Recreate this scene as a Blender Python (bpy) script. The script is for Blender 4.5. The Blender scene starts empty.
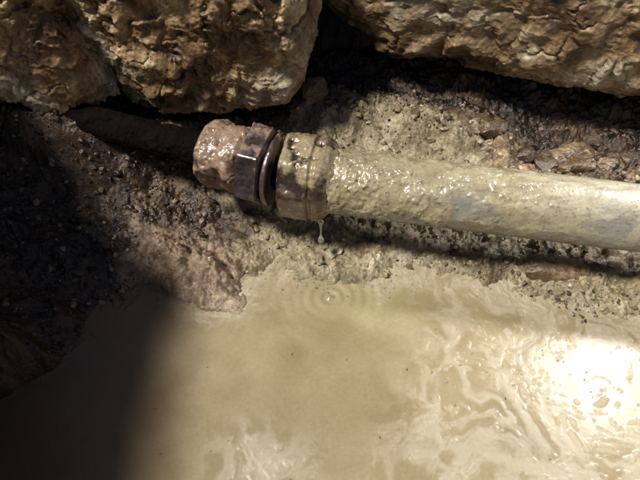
import bpy, math, numpy as np
from mathutils import Vector, Matrix
rng=np.random.RandomState(7)
# ---------------- noise ----------------
perm=rng.permutation(256).astype(np.int32)
grads=rng.normal(size=(256,3)); grads/=np.linalg.norm(grads,axis=1)[:,None]
jit=rng.rand(256,3)
def _h(ix,iy,iz): return perm[(perm[(perm[ix&255]+iy)&255]+iz)&255]
def pnoise(P):
    Pi=np.floor(P).astype(np.int32); F=P-Pi
    U=F*F*F*(F*(F*6-15)+10); out=0
    for dx in (0,1):
        for dy in (0,1):
            for dz in (0,1):
                g=grads[_h(Pi[:,0]+dx,Pi[:,1]+dy,Pi[:,2]+dz)]
                d=g[:,0]*(F[:,0]-dx)+g[:,1]*(F[:,1]-dy)+g[:,2]*(F[:,2]-dz)
                w=(U[:,0] if dx else 1-U[:,0])*(U[:,1] if dy else 1-U[:,1])*(U[:,2] if dz else 1-U[:,2])
                out=out+w*d
    return out*1.5
def fbm(P,scale,octv=5,gain=.5,off=0.,ridge=False):
    a=1.;s=0.;n=0.
    Q=P*scale+off
    for i in range(octv):
        v=pnoise(Q)
        if ridge: v=1-2*np.abs(v)
        s=s+a*v;n+=a;a*=gain;Q=Q*2.03+17.3
    return s/n
def worley(P,scale,off=0.):
    Q=P*scale+off; Pi=np.floor(Q).astype(np.int32)
    f1=np.full(len(Q),9.);cid=np.zeros(len(Q),np.int32);f2=np.full(len(Q),9.)
    for dx in (-1,0,1):
        for dy in (-1,0,1):
            for dz in (-1,0,1):
                h=_h(Pi[:,0]+dx,Pi[:,1]+dy,Pi[:,2]+dz)
                c=Pi+np.array([dx,dy,dz])+jit[h]
                d=np.sqrt(((Q-c)**2).sum(1))
                m=d<f1
                f2=np.where(m,f1,np.minimum(f2,d)); cid=np.where(m,h,cid); f1=np.where(m,d,f1)
    return f1,f2,cid
def ss(a,b,x):
    t=np.clip((x-a)/(b-a),0,1); return t*t*(3-2*t)
def lerp(a,b,t):
    t=np.asarray(t)
    if t.ndim==1: t=t[:,None]
    return np.asarray(a)*(1-t)+np.asarray(b)*t
def ramp(v,stops):
    xs=[s[0] for s in stops]; cs=np.array([s[1] for s in stops])
    return np.stack([np.interp(v,xs,cs[:,k]) for k in range(3)],1)
# ---------------- mesh helpers ----------------
def mesh_obj(name,V,quads,cols=None,mat=None,tris=False):
    k=quads.shape[1]
    me=bpy.data.meshes.new(name)
    me.vertices.add(len(V)); me.vertices.foreach_set("co",np.asarray(V,np.float32).ravel())
    me.loops.add(quads.size); me.loops.foreach_set("vertex_index",quads.astype(np.int32).ravel())
    me.polygons.add(len(quads)); me.polygons.foreach_set("loop_start",np.arange(0,quads.size,k,dtype=np.int32))
    me.polygons.foreach_set("loop_total",np.full(len(quads),k,np.int32))
    me.update(calc_edges=True)
    me.polygons.foreach_set("use_smooth",np.ones(len(me.polygons),bool))
    if cols is not None:
        a=me.color_attributes.new("Col",'FLOAT_COLOR','POINT')
        c=np.ones((len(V),4),np.float32); c[:,:cols.shape[1]]=cols
        a.data.foreach_set("color",c.ravel())
    ob=bpy.data.objects.new(name,me); bpy.context.scene.collection.objects.link(ob)
    if mat: me.materials.append(mat)
    return ob
def grid_quads(nx,ny,wrapx=False):
    i=np.arange(nx if wrapx else nx-1); j=np.arange(ny-1)
    I,J=np.meshgrid(i,j,indexing='ij'); I2=(I+1)%nx
    return np.stack([I*ny+J,I2*ny+J,I2*ny+J+1,I*ny+J+1],-1).reshape(-1,4)
def axis(lo,hi,step,far_lo,far_hi):
    mid=list(np.arange(lo,hi+step/2,step)); d=step;left=[];x=mid[0]
    while x>far_lo: d*=1.15; x-=d; left.append(x)
    d=step;right=[];x=mid[-1]
    while x<far_hi: d*=1.15; x+=d; right.append(x)
    return np.array(left[::-1]+mid+right)
# ---------------- materials ----------------
def earth_mat(name,bump=.5,bscale=900,dist=.0012,coat=.3,var=.5,spec=.5,rough=(.2,.6),attr_rough=False,metal=0,crough=.1):
    m=bpy.data.materials.new(name); m.use_nodes=True
    N=m.node_tree.nodes; L=m.node_tree.links; b=N["Principled BSDF"]
    at=N.new("ShaderNodeAttribute"); at.attribute_name="Col"
    tc=N.new("ShaderNodeTexCoord")
    n1=N.new("ShaderNodeTexNoise"); n1.inputs["Scale"].default_value=bscale*.35; n1.inputs["Detail"].default_value=5; n1.inputs["Roughness"].default_value=.7
    n3=N.new("ShaderNodeTexNoise"); n3.inputs["Scale"].default_value=60; n3.inputs["Detail"].default_value=4
    vo=N.new("ShaderNodeTexVoronoi"); vo.inputs["Scale"].default_value=bscale*.45
    for n in (n1,n3,vo): L.new(tc.outputs["Object"],n.inputs["Vector"])
    mr=N.new("ShaderNodeMapRange"); mr.inputs[1].default_value=.3; mr.inputs[2].default_value=.7; mr.inputs[3].default_value=1-var; mr.inputs[4].default_value=1+var*.8
    L.new(n1.outputs["Fac"],mr.inputs[0])
    mul=N.new("ShaderNodeVectorMath"); mul.operation='SCALE'; L.new(at.outputs["Color"],mul.inputs[0]); L.new(mr.outputs[0],mul.inputs["Scale"])
    L.new(mul.outputs[0],b.inputs["Base Color"])
    rr=N.new("ShaderNodeMapRange"); rr.inputs[1].default_value=.35; rr.inputs[2].default_value=.65; rr.inputs[3].default_value=rough[0]; rr.inputs[4].default_value=rough[1]
    L.new(n3.outputs["Fac"],rr.inputs[0])
    if attr_rough:
        ad0=N.new("ShaderNodeMath"); ad0.operation='ADD'; L.new(rr.outputs[0],ad0.inputs[0]); L.new(at.outputs["Alpha"],ad0.inputs[1]); L.new(ad0.outputs[0],b.inputs["Roughness"])
    else: L.new(rr.outputs[0],b.inputs["Roughness"])
    ad=N.new("ShaderNodeMath"); ad.operation='MULTIPLY_ADD'; L.new(vo.outputs["Distance"],ad.inputs[0]); ad.inputs[1].default_value=-.35; L.new(n1.outputs["Fac"],ad.inputs[2])
    bp=N.new("ShaderNodeBump"); bp.inputs["Strength"].default_value=bump; bp.inputs["Distance"].default_value=dist
    L.new(ad.outputs[0],bp.inputs["Height"]); L.new(bp.outputs[0],b.inputs["Normal"])
    b.inputs["Specular IOR Level"].default_value=spec
    b.inputs["Coat Weight"].default_value=coat; b.inputs["Coat Roughness"].default_value=crough
    if coat: L.new(bp.outputs[0],b.inputs["Coat Normal"])
    if metal:
        inv=N.new("ShaderNodeMapRange"); L.new(at.outputs["Alpha"],inv.inputs[0]); inv.inputs[3].default_value=0; inv.inputs[4].default_value=metal
        L.new(inv.outputs[0],b.inputs["Metallic"])
    return m
M_soil=earth_mat("wet_soil",.8,800,.0016,.5,.45,rough=(.2,.6),crough=.12)
M_shade=earth_mat("painted_shade",.7,900,.0014,.0,.4,rough=(.7,.9),spec=.05)  # matte finish for the left pipe, whose colour carries the crevice shade
M_rock=earth_mat("wet_rock",.7,750,.0013,.55,.45,rough=(.22,.6),crough=.12)
M_grav=earth_mat("wet_gravel",.7,900,.0008,.2,.4,rough=(.3,.6))
M_pipe=earth_mat("muddy_pipe",.22,1100,.0004,.6,.2,rough=(.18,.4),crough=.12)
M_fit=earth_mat("muddy_bronze",.3,900,.0005,.5,.35,rough=(.22,.45),metal=.7)
M_water=earth_mat("muddy_water",.10,800,.0005,0,.10,rough=(.20,.29),attr_rough=True)

# ---------------- terrain ----------------
X=axis(-.38,.40,.00122,-60,60); Y=axis(-.24,.28,.00122,-60,60)
nx,ny=len(X),len(Y)
GX,GY=np.meshgrid(X,Y,indexing='ij'); x=GX.ravel(); y=GY.ravel()
P=np.stack([x,y,np.zeros_like(x)],1)
near=(np.abs(x)<1.2)&(np.abs(y)<1.2)
w1=fbm(P,9,3,off=3.); w2=fbm(P,9,3,off=41.); w3=fbm(P,32,3,off=61.)
yp=y+.17*x+.018*w1+.012*w3
back=np.interp(x,[-.10,-.075,-.045,-.02,.06,.085,.19,.24],[0,.012,.018,.0,.0,.026,.028,.0])
ypb=yp-back*ss(.06,.0,yp)
base=np.interp(ypb+np.where(x<0,np.minimum(-x*.25,.05),0),[-.14,-.075,-.045,.0,.06,.13,.17,.22,.30,.42,.46],[-.03,-.010,.000,.009,.02,.066,.06,.045,.06,.30,.32])
crest=np.exp(-((x-.07)/.11)**2)*np.exp(-((yp-.135)/.05)**2)*.02
lowr=-ss(.17,.27,x)*np.exp(-((yp-.15)/.07)**2)*.045
base=base+crest+lowr
xw=np.interp(y,[-.6,-.21,-.15,-.07,.1,.16],[-.345,-.335,-.318,-.41,-.43,-.62])+.016*w2+.014*w3
d=xw-x
edge=np.interp(y,[-.2,-.12,-.02,.1],[.02,.12,.25,.27])
left=np.where(d<0,np.interp((-d)/edge,[0,.5,1,1.5],[.09,.035,-.002,-.03]),np.interp(d,[0,.012,.03],[.07,.35,.43]))  # unseen left wall, made tall and steep to shade the lower-left water
left=left+.08*np.exp(-((x+.28)/.11)**2-((y-.080)/.035)**2)
right=np.interp(x,[.60,.66,.72],[-.03,.22,.31])
front=np.interp(-y,[.50,.56,.62],[-.03,.25,.31])
shore=(ss(.17,.27,x+.9*(y+.07)+.03*w2+.03*w3)*ss(-.17,-.09,y-.25*(x-.25)+.01*w1+.015*w3))*.036-.03
u=((x+.132)*.82-(y+.056)*.57)+.022*w3; v=((x+.132)*.57+(y+.056)*.82)+.02*w1+.024*w3
lump_m=np.exp(-(np.abs(u)/.080)**2.4-(np.abs(v)/.040)**1.8)
horn=np.exp(-(((x+.172)/.020)**2+((y+.012)/.016)**2))
hollow=np.exp(-(((x+.115)/.05)**2+((y-.016)/.024)**2))
def smax(a,b,k=.01):
    h=np.clip(.5+.5*(a-b)/k,0,1); return b*(1-h)+a*h+k*h*(1-h)
Z=smax(base,left,.02)-.014*hollow
Z=smax(Z,right);Z=smax(Z,front);Z=smax(Z,shore,.01)
Z=smax(Z,-.03+lump_m*(.055+.30*np.clip(-u,-.07,.08)*.6)+.018*horn,.016)
P3=np.stack([x,y,Z*.4],1)
f_big=fbm(P3,28,4,off=5.); f_mid=fbm(P3,80,4,off=9.); f_fine=fbm(P3,300,3,off=2.)
warp=np.stack([f_mid,f_big,f_fine],1)
wf,wf2,wid=worley(P3+.012*warp,46,off=3.3)
wg,_,wgi=worley(P3+.005*warp,125,off=8.)
wh,_,whi=worley(P3+.001*warp,340,off=1.7)
clod=np.clip(1-(wf/.85)**2,0,1)**1.0*((wid%5)<3)
peb=np.clip(1-(wg/.68)**2,0,1)**.9*((wgi%5)<3)
gri=np.clip(1-(wh/.6)**2,0,1)**.8*((whi%3)<2)
amp=np.where(near,1,.3)
flat=.45+.55*ss(-.01,.02,Z)
steep=1-.45*ss(-.12,-.2,x)
Z=Z+amp*flat*steep*(.012*f_big+.0080*f_mid+.0022*f_fine+.0075*clod+.0026*peb+.0009*gri)
far=np.hypot(x,y); Z=Z+ss(1,12,far)*.25*fbm(P,.12,3)
# colours
cv=fbm(P3,14,5,off=33.); cv2=fbm(P3,60,4,off=71.); k_=1.3*cv+.9*cv2
c_tan=ramp(k_,[(-.6,(.15,.11,.06)),(-.1,(.30,.245,.145)),(.4,(.44,.385,.255)),(.7,(.52,.46,.34))])
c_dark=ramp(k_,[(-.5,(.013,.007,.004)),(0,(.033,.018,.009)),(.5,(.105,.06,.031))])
c_brn=ramp(k_,[(-.5,(.03,.017,.008)),(0,(.11,.065,.033)),(.5,(.28,.18,.10))])
c_pink=ramp(k_,[(-.5,(.15,.095,.058)),(0,(.31,.215,.145)),(.5,(.45,.345,.24))])
col=c_tan
col=lerp(col,c_brn,ss(.13,.24,x+.02*w2)*ss(.03,.08,yp))
col=lerp(col,c_dark,ss(.14,.18,yp))  # cavity below the upper rocks: shade painted as dark soil colour
col=lerp(col,c_brn,ss(.03,.0,np.abs(yp-.01))*ss(-.04,.0,x)*.75)  # brown band paints the pipe's shadow on the ground beneath it
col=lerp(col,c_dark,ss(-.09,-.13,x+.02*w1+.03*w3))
col=lerp(col,c_dark,ss(.03,-.05,x)*ss(.04,.08,yp)*.9)  # crevice shade under the left rocks painted into the ground colour
col=lerp(col,c_dark,ss(.12,.5,hollow+.2*w3)*.9)  # shadow in the hollow below the coupling, painted dark
lm=ss(.10,.42,lump_m+.25*cv2); col=lerp(col,c_pink,lm*(.55+.45*ss(.09,.02,u+.02*w3)))
col=lerp(col,c_brn,ss(.32,.5,np.abs(x))*.5)
tint=((wgi*37%17)/17.-.5)*.5*(peb>0)+((wid*53%13)/13.-.5)*.3*ss(0,.3,clod)
col=col*(1+tint[:,None])
col=col*(.75+.25*np.clip(1+(f_fine*1.2),.2,1.4))[:,None]
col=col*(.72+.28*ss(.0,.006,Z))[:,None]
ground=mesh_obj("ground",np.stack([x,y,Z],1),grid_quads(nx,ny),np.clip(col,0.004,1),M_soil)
ZG=Z.reshape(nx,ny)
def hz(px,py):
    i=np.clip(np.searchsorted(X,px),1,nx-1); j=np.clip(np.searchsorted(Y,py),1,ny-1)
    return ZG[i,j]
# ---------------- muddy water ----------------
WX=axis(-.33,.38,.0011,-.6,.72); WY=axis(-.265,.0,.0011,-.62,.14)
GX,GY=np.meshgrid(WX,WY,indexing='ij'); wx=GX.ravel(); wy=GY.ravel()
P=np.stack([wx,wy,np.zeros_like(wx)],1)
wa=fbm(P,11,4,off=2.); wb=fbm(P,11,4,off=19.)
PW=P+np.stack([wa,wb,0*wa],1)*.05
PW2=P+np.stack([wa,wb,0*wa],1)*.09
sw=fbm(PW2,24,6,off=4.,ridge=True); sm=fbm(PW,16,4,off=8.)
lum=fbm(PW,120,5,gain=.6,off=14.); lum2=fbm(PW,330,3,off=24.)
cx,cy=.010,-.078
r=np.hypot(wx-cx,(wy-cy)*1.05)
rip=(.0010*np.cos(2*np.pi*r/.0108)*np.exp(-r/.034)*(.7+.6*wa)+.0008*np.exp(-(r/.003)**2))
sc=np.clip(ss(.04,.13,wx-.35*(wy+.15)+.05*wa),0,1)
sc2=ss(-.19,-.24,wy+.02*wb)*ss(-.12,-.06,wx)*ss(.02,-.04,wx)
hb=hz(wx,wy); sedge=ss(-.014,-.002,hb)*ss(.02,.04,r)
mask=np.clip(np.maximum(sc,np.maximum(sc2,sedge)),0,1)*ss(.03,.055,r)
film=ss(.35,.75,sw)*mask
scum=np.clip(ss(.08,.34,lum+.6*sm-.0+.25*sedge)*mask,0,1)
hot=np.exp(-((wx-.26)/.06)**2-((wy+.155)/.05)**2)
Zw=rip+(1-.6*hot)*(.00014*film+scum*(.0005+.0010*lum+.0010*lum2)+.00010*sc*fbm(PW,45,3,off=3.))+.0004*wa
cw=ramp(wa+.6*sm,[(-.4,(.26,.205,.115)),(0,(.34,.275,.165)),(.4,(.42,.35,.225))])
cw=lerp(cw,(.25,.20,.115),np.exp(-(((wx+.02)/.16)**2+((wy+.22)/.06)**2))*.7)
yel=np.exp(-(((wx-.055)/.045)**2+((wy+.08)/.045)**2))
cw=lerp(cw,(.31,.285,.125),yel*.6)
cw=lerp(cw,(.50,.445,.335),film*.6)
cw=lerp(cw,(.47,.41,.295),scum*.55)
cw=lerp(cw,(.28,.22,.14),scum*ss(.05,.3,lum2)*.6)
swl=fbm(PW2,20,5,off=90.); cw=lerp(cw,(.28,.22,.135),ss(.1,.35,swl)*.5*ss(-.1,0,wx))
cw=lerp(cw,(.10,.062,.03),ss(-.10,-.17,wx+.02*wa)*.85)  # water colour darkened on the left to deepen the cast shadow
sp=(worley(P,75,off=5.)); spk=(sp[0]<.06)*((sp[2]%3)==0)
cw=lerp(cw,(.08,.05,.03),spk.astype(float))
cwa=np.concatenate([cw,(.36*scum+.10*film)[:,None]],1)
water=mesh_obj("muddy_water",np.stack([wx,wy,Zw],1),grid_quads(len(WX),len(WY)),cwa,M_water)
# ---------------- rocks ----------------
def cube_sphere(n):
    t=np.tan(np.linspace(-1,1,n)*math.pi/4); A,B=np.meshgrid(t,t,indexing='ij'); a=A.ravel();b=B.ravel();o=np.ones_like(a)
    Vs=[];Q=[];q=grid_quads(n,n)
    for k,(f,fl) in enumerate([((o,a,b),0),((-o,a,b),1),((a,o,b),1),((a,-o,b),0),((a,b,o),0),((a,b,-o),1)]):
        Vs.append(np.stack(f,1)); Q.append((q[:,::-1] if fl else q)+k*n*n)
    return np.concatenate(Vs),np.concatenate(Q)
def rock(name,c,h,rotz=0,rotx=0,seed=0.,n=190,pw=5,pal='o',rough=1.,mat=None,cuts=0,roty=0,gain=1.):
    V,Q=cube_sphere(n)
    D=V/((np.abs(V)**pw).sum(1)**(1/pw))[:,None]
    N=V/np.linalg.norm(V,axis=1)[:,None]
    S=D*np.array(h)
    rr=np.random.RandomState(int(seed*10)+1)
    for k in range(cuts):
        nn=rr.normal(size=3); nn/=np.linalg.norm(nn)
        e=(S@nn); mx=e.max()*rr.uniform(.68,.85); S=S-np.clip(e-mx,0,None)[:,None]*nn*.92
    big=fbm(S,9,3,off=seed); mid=fbm(S,26,4,off=seed+5,ridge=True); fine=fbm(S,60,5,gain=.5,off=seed+9)
    vf=fbm(S,300,4,gain=.6,off=seed+2)
    rm=ss(-.1,.25,fbm(S,16,3,off=seed+50))
    w,w2,wi=worley(S+.014*np.stack([mid,big,fine],1),26,off=seed)
    facet=((wi*29)%16/16.-.5)*ss(.0,.14,w2-w)
    crack=ss(.05,.0,w2-w)*ss(.0,.2,big+.3*fine)
    peb_=np.clip(1-(w/.55)**2,0,1)**.6*((wi%9)<2)
    g,_,gi=worley(S+.004*np.stack([fine,mid,big],1),100,off=seed+4); pit=np.clip(1-(g/.5)**2,0,1)*((gi%7)==1)*rm; pb=np.clip(1-(g/.6)**2,0,1)**.6*((gi%7)>4)*rm
    g2,_,gi2=worley(S,300,off=seed+14); grit=np.clip(1-(g2/.6)**2,0,1)**.6*((gi2%3)==1)*(.3+.7*rm)
    S=S+N*(rough*(.024*big+.006*mid+.0085*fine*(.25+.75*rm)+.0014*vf*(.15+.85*rm)+.009*facet-.004*crack+.004*peb_-.0025*pit+.0022*pb+.0008*grit))[:,None]
    cl=fbm(S,12,5,off=seed+20); v=1.25*cl+.45*fine+.3*big+.10*mid+.3*facet
    if pal=='o': st=[(-.6,(.06,.031,.014)),(-.28,(.17,.092,.042)),(-.05,(.31,.19,.09)),(.18,(.45,.315,.17)),(.42,(.57,.46,.31)),(.8,(.68,.60,.47))]
    else: st=[(-.55,(.03,.017,.009)),(-.2,(.08,.045,.023)),(.15,(.16,.105,.06)),(.5,(.31,.23,.14))]
    C=ramp(v,st)*gain
    C=C*(1+.5*(((wi*31)%11)/11.-.5)*(peb_>.1)-.5*(pit>.15)+.4*(((gi*7)%9)/9.-.4)*(pb>.1)-.5*crack+.3*(((gi2*5)%9)/9.-.5)*(grit>.1))[:,None]
    C=C*np.clip(.9+.6*vf+.5*fine,.3,1.4)[:,None]
    R=np.array(Matrix.Rotation(rotz,3,'Z')@Matrix.Rotation(roty,3,'Y')@Matrix.Rotation(rotx,3,'X'))
    W=S@R.T
    ob=mesh_obj(name,W,Q,np.clip(C,.004,1),mat or M_rock); ob.location=c
    return ob
rock("rock",(-.350,.195,.185),(.105,.115,.10),rotz=.1,seed=3.1,cuts=4,n=180,gain=1.3)
rock("rock",(-.150,.222,.190),(.142,.125,.105),rotz=-.06,rotx=.1,seed=12.4,cuts=5,n=230,gain=1.1)
rock("rock",(.29,.285,.192),(.28,.135,.10),rotz=-.24,rotx=.1,roty=.05,seed=21.7,cuts=3,n=260,pal='o',gain=.75)
rock("stone",(.30,.105,.018),(.035,.02,.015),rotz=.3,seed=31.,cuts=4,n=60,pal='b',rough=.5)
rock("stone",(.245,-.050,.006),(.035,.012,.013),rotz=-.2,seed=35.,cuts=4,n=60,pal='b',rough=.35)
rock("stone",(-.005,.150,.085),(.014,.012,.02),rotz=.3,seed=36.,cuts=4,n=50,pal='b',rough=.4)
rr_=np.random.RandomState(5)
for i in range(10):
    a=rr_.uniform(.16,.40); b_=rr_.uniform(.13,.18)-.17*a; s_=rr_.uniform(.005,.013)
    rock("stone",(a,b_,float(hz(a,b_))-s_*.15),(s_*1.6,s_,s_*.7),rotz=rr_.uniform(0,3),roty=rr_.uniform(-.4,.4),seed=80.+i,cuts=6,n=34,pw=5,pal='b',rough=.5,gain=rr_.uniform(.6,.95))
# ---------------- gravel ----------------
def stones(name,n,samp,size,pal,mat,seed,sink=.3):
    rr=np.random.RandomState(seed); V0,Q0=cube_sphere(7); V0=V0/np.linalg.norm(V0,axis=1)[:,None]
    Vs=[];Qs=[];Cs=[];k=0
    for i in range(n):
        px,py=samp(rr); s=size[0]*(size[1]/size[0])**(rr.rand()**2.4)
        S=V0*np.array([1,rr.uniform(.5,1),rr.uniform(.4,.85)])*s
        for c in range(9):
            nn=rr.normal(size=3); nn/=np.linalg.norm(nn); e=S@nn; S=S-np.clip(e-s*rr.uniform(.3,.6),0,None)[:,None]*nn*.95
        a=rr.rand()*6.28; R=np.array(Matrix.Rotation(a,3,'Z')@Matrix.Rotation(rr.uniform(-.8,.8),3,'X'))
        S=S@R.T+np.array([px,py,float(hz(px,py))+s*(.4-sink)])
        Vs.append(S);Qs.append(Q0+k);k+=len(S)
        c=np.array(pal[rr.randint(len(pal))])*rr.uniform(.6,1.3); Cs.append(np.tile(c,(len(S),1)))
    Vv=np.concatenate(Vs); Vv=Vv+.0006*np.stack([pnoise(Vv*350+o) for o in (0.,31.,77.)],1)
    return mesh_obj(name,Vv,np.concatenate(Qs),np.clip(np.concatenate(Cs),.005,1),mat)
def left_s(r):
    while True:
        a,b=r.uniform(-.40,-.12), r.uniform(-.15,.10)
        uu=((a+.135)*.82-(b+.052)*.57); vv=((a+.135)*.57+(b+.052)*.82)
        if not(abs(uu)<.075 and abs(vv)<.035): return a,b
def cen_s(r):
    a=r.uniform(-.08,.26); return a, r.uniform(-.04,.16)-.17*a
def shore_s(r):
    a=r.uniform(.10,.42); return a, r.normal(-.05,.03)-.17*(a)
def cav_s(r):
    a=r.uniform(-.02,.42); return a, r.uniform(.12,.22)-.17*a
dk=[(.03,.017,.009),(.06,.034,.018),(.10,.062,.035),(.045,.03,.02),(.20,.14,.09),(.26,.20,.14)]
tn=[(.34,.27,.16),(.27,.20,.125),(.40,.34,.23),(.31,.24,.15)]
stones("gravel",2400,left_s,(.0010,.0065),dk,M_grav,1)
stones("gravel",900,cen_s,(.0012,.006),tn,M_grav,2)
stones("gravel",1000,shore_s,(.0010,.0045),tn+dk[2:5],M_grav,3)
stones("gravel",900,cav_s,(.0012,.007),dk,M_grav,4)
# ---------------- pipe ----------------
def empty(name,loc=(0,0,0)):
    e=bpy.data.objects.new(name,None); bpy.context.scene.collection.objects.link(e); e.location=loc; e.empty_display_size=.05; return e
pipe=empty("leaking_water_pipe")
def lathe(name,A,dirv,prof,hexa=0,seed=0.,na=200,ns=None,disp=(.0,.0),colf=None,mat=None,step=.0009,ph=.3):
    d=np.array(dirv,float); d/=np.linalg.norm(d); up=np.array([0,0,1.]); side=np.cross(up,d); side/=np.linalg.norm(side); up=np.cross(d,side)
    s=[];rr=[]
    for (s0,r0),(s1,r1) in zip(prof[:-1],prof[1:]):
        L=math.hypot(s1-s0,r1-r0); k=max(2,int(L/step)); t=np.arange(k)/k
        s+=list(s0+(s1-s0)*t); rr+=list(r0+(r1-r0)*t)
    s.append(prof[-1][0]); rr.append(prof[-1][1]); s=np.array(s); rr=np.array(rr); ns=len(s)
    th=np.arange(na)/na*2*np.pi; T,S=np.meshgrid(th,s,indexing='ij'); R=np.tile(rr,(na,1))
    if hexa:
        m=((T+ph)%(2*np.pi/hexa))-np.pi/hexa; hx=np.cos(np.pi/hexa)/np.cos(m); hx=np.minimum(hx,.985)/.985
        R=R*np.where(R>.6*rr.max(),hx,1)
    T=T.ravel();S=S.ravel();R=R.ravel()
    C=np.array(A)+S[:,None]*d; Nn=np.sin(T)[:,None]*up+np.cos(T)[:,None]*side
    Pn=C+R[:,None]*Nn
    top=Nn[:,2]
    f=fbm(Pn,60,4,off=seed); f2=fbm(Pn,260,3,off=seed+4)
    g,_,gi=worley(Pn,190,off=seed); pb=np.sqrt(np.clip(1-(g/.55)**2,0,1))*((gi%4)==0)
    amt=disp[0]*f+disp[1]*f2+disp[2]*pb
    if callable(colf):
        C_,extra=colf(S,top,f,f2,pb,Nn,Pn); amt=amt+extra
    amt=amt*np.clip(R/.01,0,1)
    Pn=Pn+Nn*amt[:,None]
    ob=mesh_obj(name,Pn,grid_quads(na,ns,True)[:,::-1],np.clip(C_,.004,1),mat); ob.parent=pipe
    return ob
def c_main(S,top,f,f2,pb,Nn,Pn):
    v=f*.9+.4*f2
    C=ramp(v,[(-.5,(.26,.215,.125)),(0,(.385,.33,.205)),(.4,(.48,.43,.30))])
    C=lerp(C,(.44,.42,.355),ss(.16,.32,S)*.65)  # right end paled: glare put into the pipe colour
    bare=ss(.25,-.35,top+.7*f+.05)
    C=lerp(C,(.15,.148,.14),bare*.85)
    pn=fbm(np.stack([Pn[:,0]*.6,Pn[:,1],Pn[:,2]],1),34,5,off=77.)
    patch=ss(-.03,.15,pn)*ss(.07,.16,S)*ss(.9,.4,np.abs(top-.15))
    C=lerp(C,(.22,.235,.245),patch*.65)
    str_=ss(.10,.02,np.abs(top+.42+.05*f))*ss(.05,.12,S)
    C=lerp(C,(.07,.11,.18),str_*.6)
    crust=np.clip(ss(.12,-.0,S-.01)+ss(.05,.3,f+.1)*ss(.28,.1,S)*.6,0,1)
    C=lerp(C,(.36,.29,.18),crust*.5*(1-.7*bare))
    sc=ss(.0,.4,fbm(np.stack([Pn[:,0]*.25,Pn[:,1],Pn[:,2]],1),170,4,off=12.)); C=lerp(C,(.20,.165,.105),sc*.6)
    g,_,gi=worley(Pn,420,off=31.); spk=(g<.28)*((gi%4)==0); C=C*(1-.45*spk)[:,None]
    grit=pb*(f2>-.05)*ss(.32,.15,S)
    C=C*(1-.2*grit)[:,None]
    ex=crust*(.0012+.0030*f+.0020*f2)*ss(-.7,.0,top)+.0012*grit-.0004*patch+.0003*spk
    return C,ex
dm=(.30,-.051,0)
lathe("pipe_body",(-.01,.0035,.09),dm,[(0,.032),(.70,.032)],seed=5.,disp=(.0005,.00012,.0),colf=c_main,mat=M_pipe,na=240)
def mk(dark,mud,lo=.1,hi=.6,ex=.002,dr=0,sp=.5):
    def fn(S,top,f,f2,pb,Nn,Pn):
        v=.5*f+.4*f2
        Cd=ramp(v,[(-.5,np.array(dark)*.35),(0,dark),(.5,np.array(dark)*2.2)])
        Cm=ramp(v,[(-.5,np.array(mud)*.6),(0,mud),(.5,np.array(mud)*1.3)])
        k=np.clip(ss(lo,hi,top+1.3*f+.3*f2)+sp*ss(.05,.3,fbm(Pn,120,4,off=66.)),0,1)
        return np.concatenate([lerp(Cd,Cm,k),(1-k)[:,None]],1),k*ex*(.7+.8*f+.4*pb)
    return fn
dc=(.97,-.20,0); dl=(.94,-.33,-.02)
A=np.array((-.01,.004,.09))
lathe("coupling_collar",(-.036,.0105,.0905),dc,[(0,.020),(0,.034),(.002,.0412),(.004,.0432),(.030,.0432),(.032,.0405),(.034,.0405),(.036,.0425),(.042,.0420),(.047,.0385),(.051,.034),(.054,.031)],hexa=8,ph=.2,seed=8.,disp=(.0006,.0003,.0002),colf=mk((.12,.08,.06),(.33,.265,.165),.4,.9,.0020,sp=.35),mat=M_fit,na=280)
def atl(s): return tuple(A+np.array(dl)*s)
lathe("flange_ring",atl(-.040),dl,[(0,.02),(0,.0355),(.0012,.0375),(.0045,.0375),(.0058,.0355),(.0058,.02)],seed=2.,disp=(.0004,.0002,.0002),colf=mk((.17,.12,.13),(.28,.21,.14),.8,1.3,.001,sp=.2),mat=M_fit,na=220)
lathe("hex_nut",atl(-.067),dl,[(0,.018),(0,.037),(.002,.0425),(.0225,.0425),(.0245,.038),(.0245,.018)],hexa=6,ph=.90,seed=6.,disp=(.0003,.0002,.0001),colf=mk((.13,.10,.105),(.25,.18,.12),.8,1.4,.0009,sp=.15),mat=M_fit,na=300)
lathe("rusty_fitting",atl(-.115),dl,[(0,.012),(0,.026),(.003,.0320),(.010,.0350),(.020,.034),(.024,.0325),(.034,.0335),(.043,.0335),(.049,.030),(.053,.026)],seed=9.,disp=(.0030,.0007,.0004),colf=mk((.17,.11,.08),(.32,.22,.155),.0,.7,.0020),mat=M_fit,na=240)
lathe("buried_pipe",atl(-.50),dl,[(0,.016),(.40,.017)],seed=4.,disp=(.003,.0008,.0006),colf=mk((.006,.004,.003),(.006,.004,.003),.3,.9,.001),mat=M_shade,na=120)  # near-black colour stands in for the shade this pipe lies in
# hanging / falling drops
wm=bpy.data.materials.new("clear_water"); wm.use_nodes=True; b=wm.node_tree.nodes["Principled BSDF"]
b.inputs["Base Color"].default_value=(.95,.95,.9,1); b.inputs["Roughness"].default_value=.03; b.inputs["Transmission Weight"].default_value=.85; b.inputs["IOR"].default_value=1.33
drip=empty("water_drip")
def revolve(name,loc,prof,na=20):
    zs=np.array([p[0] for p in prof]);rs=np.array([p[1] for p in prof]); zz=np.linspace(zs[0],zs[-1],40); rr=np.interp(zz,zs,rs)
    rr=np.convolve(np.pad(rr,2,mode='edge'),np.ones(5)/5,'valid'); rr[0]=rr[-1]=1e-5
    th=np.arange(na)/na*2*np.pi; T,Zz=np.meshgrid(th,zz,indexing='ij'); R=np.tile(rr,(na,1))
    V=np.stack([(R*np.cos(T)).ravel(),(R*np.sin(T)).ravel(),Zz.ravel()],1)
    o=mesh_obj(name,V,grid_quads(na,40,True),None,wm); o.location=loc; o.parent=drip
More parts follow.
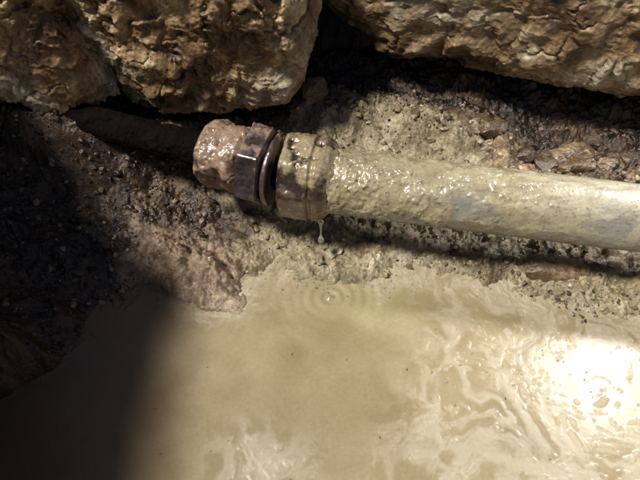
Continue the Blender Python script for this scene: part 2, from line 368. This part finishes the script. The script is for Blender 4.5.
revolve("hanging_drop",(.001,-.030,.0),[(.030,.0),(.032,.0028),(.035,.0036),(.038,.0026),(.042,.0010),(.050,.0008),(.058,.0016),(.064,.0036),(.066,.0)])
revolve("falling_drop",(.001,-.040,.0),[(.010,0),(.0112,.0016),(.013,.0021),(.015,.0014),(.017,0)])
V0,Q0=cube_sphere(8); V0=V0/np.linalg.norm(V0,axis=1)[:,None]; Vs=[];Qs=[];rb=np.random.RandomState(11)
for i in range(150):
    a=rb.normal(0,.05)+.02; b2=rb.normal(-.062,.008)
    if i>90: a=rb.uniform(.1,.34); b2=rb.uniform(-.2,-.07)
    s_=rb.uniform(.0004,.0013); Vs.append(V0*s_+np.array([a,b2,.0006])); Qs.append(Q0+i*len(V0))
fb=mesh_obj("foam_bubbles",np.concatenate(Vs),np.concatenate(Qs),None,wm)
# ---------------- lights ----------------
sd=Vector((-.46,-.17,.86)).normalized()
sun=bpy.data.lights.new("sun",'SUN'); sun.energy=4.4; sun.angle=math.radians(8); sun.color=(1,.94,.84)
so=bpy.data.objects.new("sun",sun); bpy.context.scene.collection.objects.link(so); so.rotation_euler=sd.to_track_quat('Z','Y').to_euler()
tl=bpy.data.lights.new("torch",'SPOT'); tl.energy=13; tl.spot_size=math.radians(66); tl.spot_blend=1; tl.shadow_soft_size=.03; tl.color=(1,.99,.95)
to=bpy.data.objects.new("torch_lamp",tl); bpy.context.scene.collection.objects.link(to); to.location=(.51,.075,.46)
to.rotation_euler=(Vector((.51,.09,.46))-Vector((.28,-.07,0))).to_track_quat('Z','Y').to_euler()
w=bpy.data.worlds.new("World"); bpy.context.scene.world=w; w.use_nodes=True
sk=w.node_tree.nodes.new("ShaderNodeTexSky"); sk.sky_type='NISHITA'; sk.sun_disc=False
sk.sun_elevation=math.asin(sd.z); sk.sun_rotation=math.atan2(sd.x,sd.y)
w.node_tree.links.new(sk.outputs[0],w.node_tree.nodes["Background"].inputs[0]); w.node_tree.nodes["Background"].inputs[1].default_value=.04
# ---------------- camera ----------------
cam=bpy.data.cameras.new("cam"); co=bpy.data.objects.new("camera",cam); bpy.context.scene.collection.objects.link(co)
co.location=(0,-.399,.475); co.rotation_euler=(math.radians(40),0,0)
cam.sensor_width=36; cam.angle=math.radians(60); cam.clip_start=.01; cam.clip_end=300
s=bpy.context.scene; s.camera=co; s.view_settings.view_transform='Standard'; s.view_settings.look='None'; s.view_settings.exposure=0
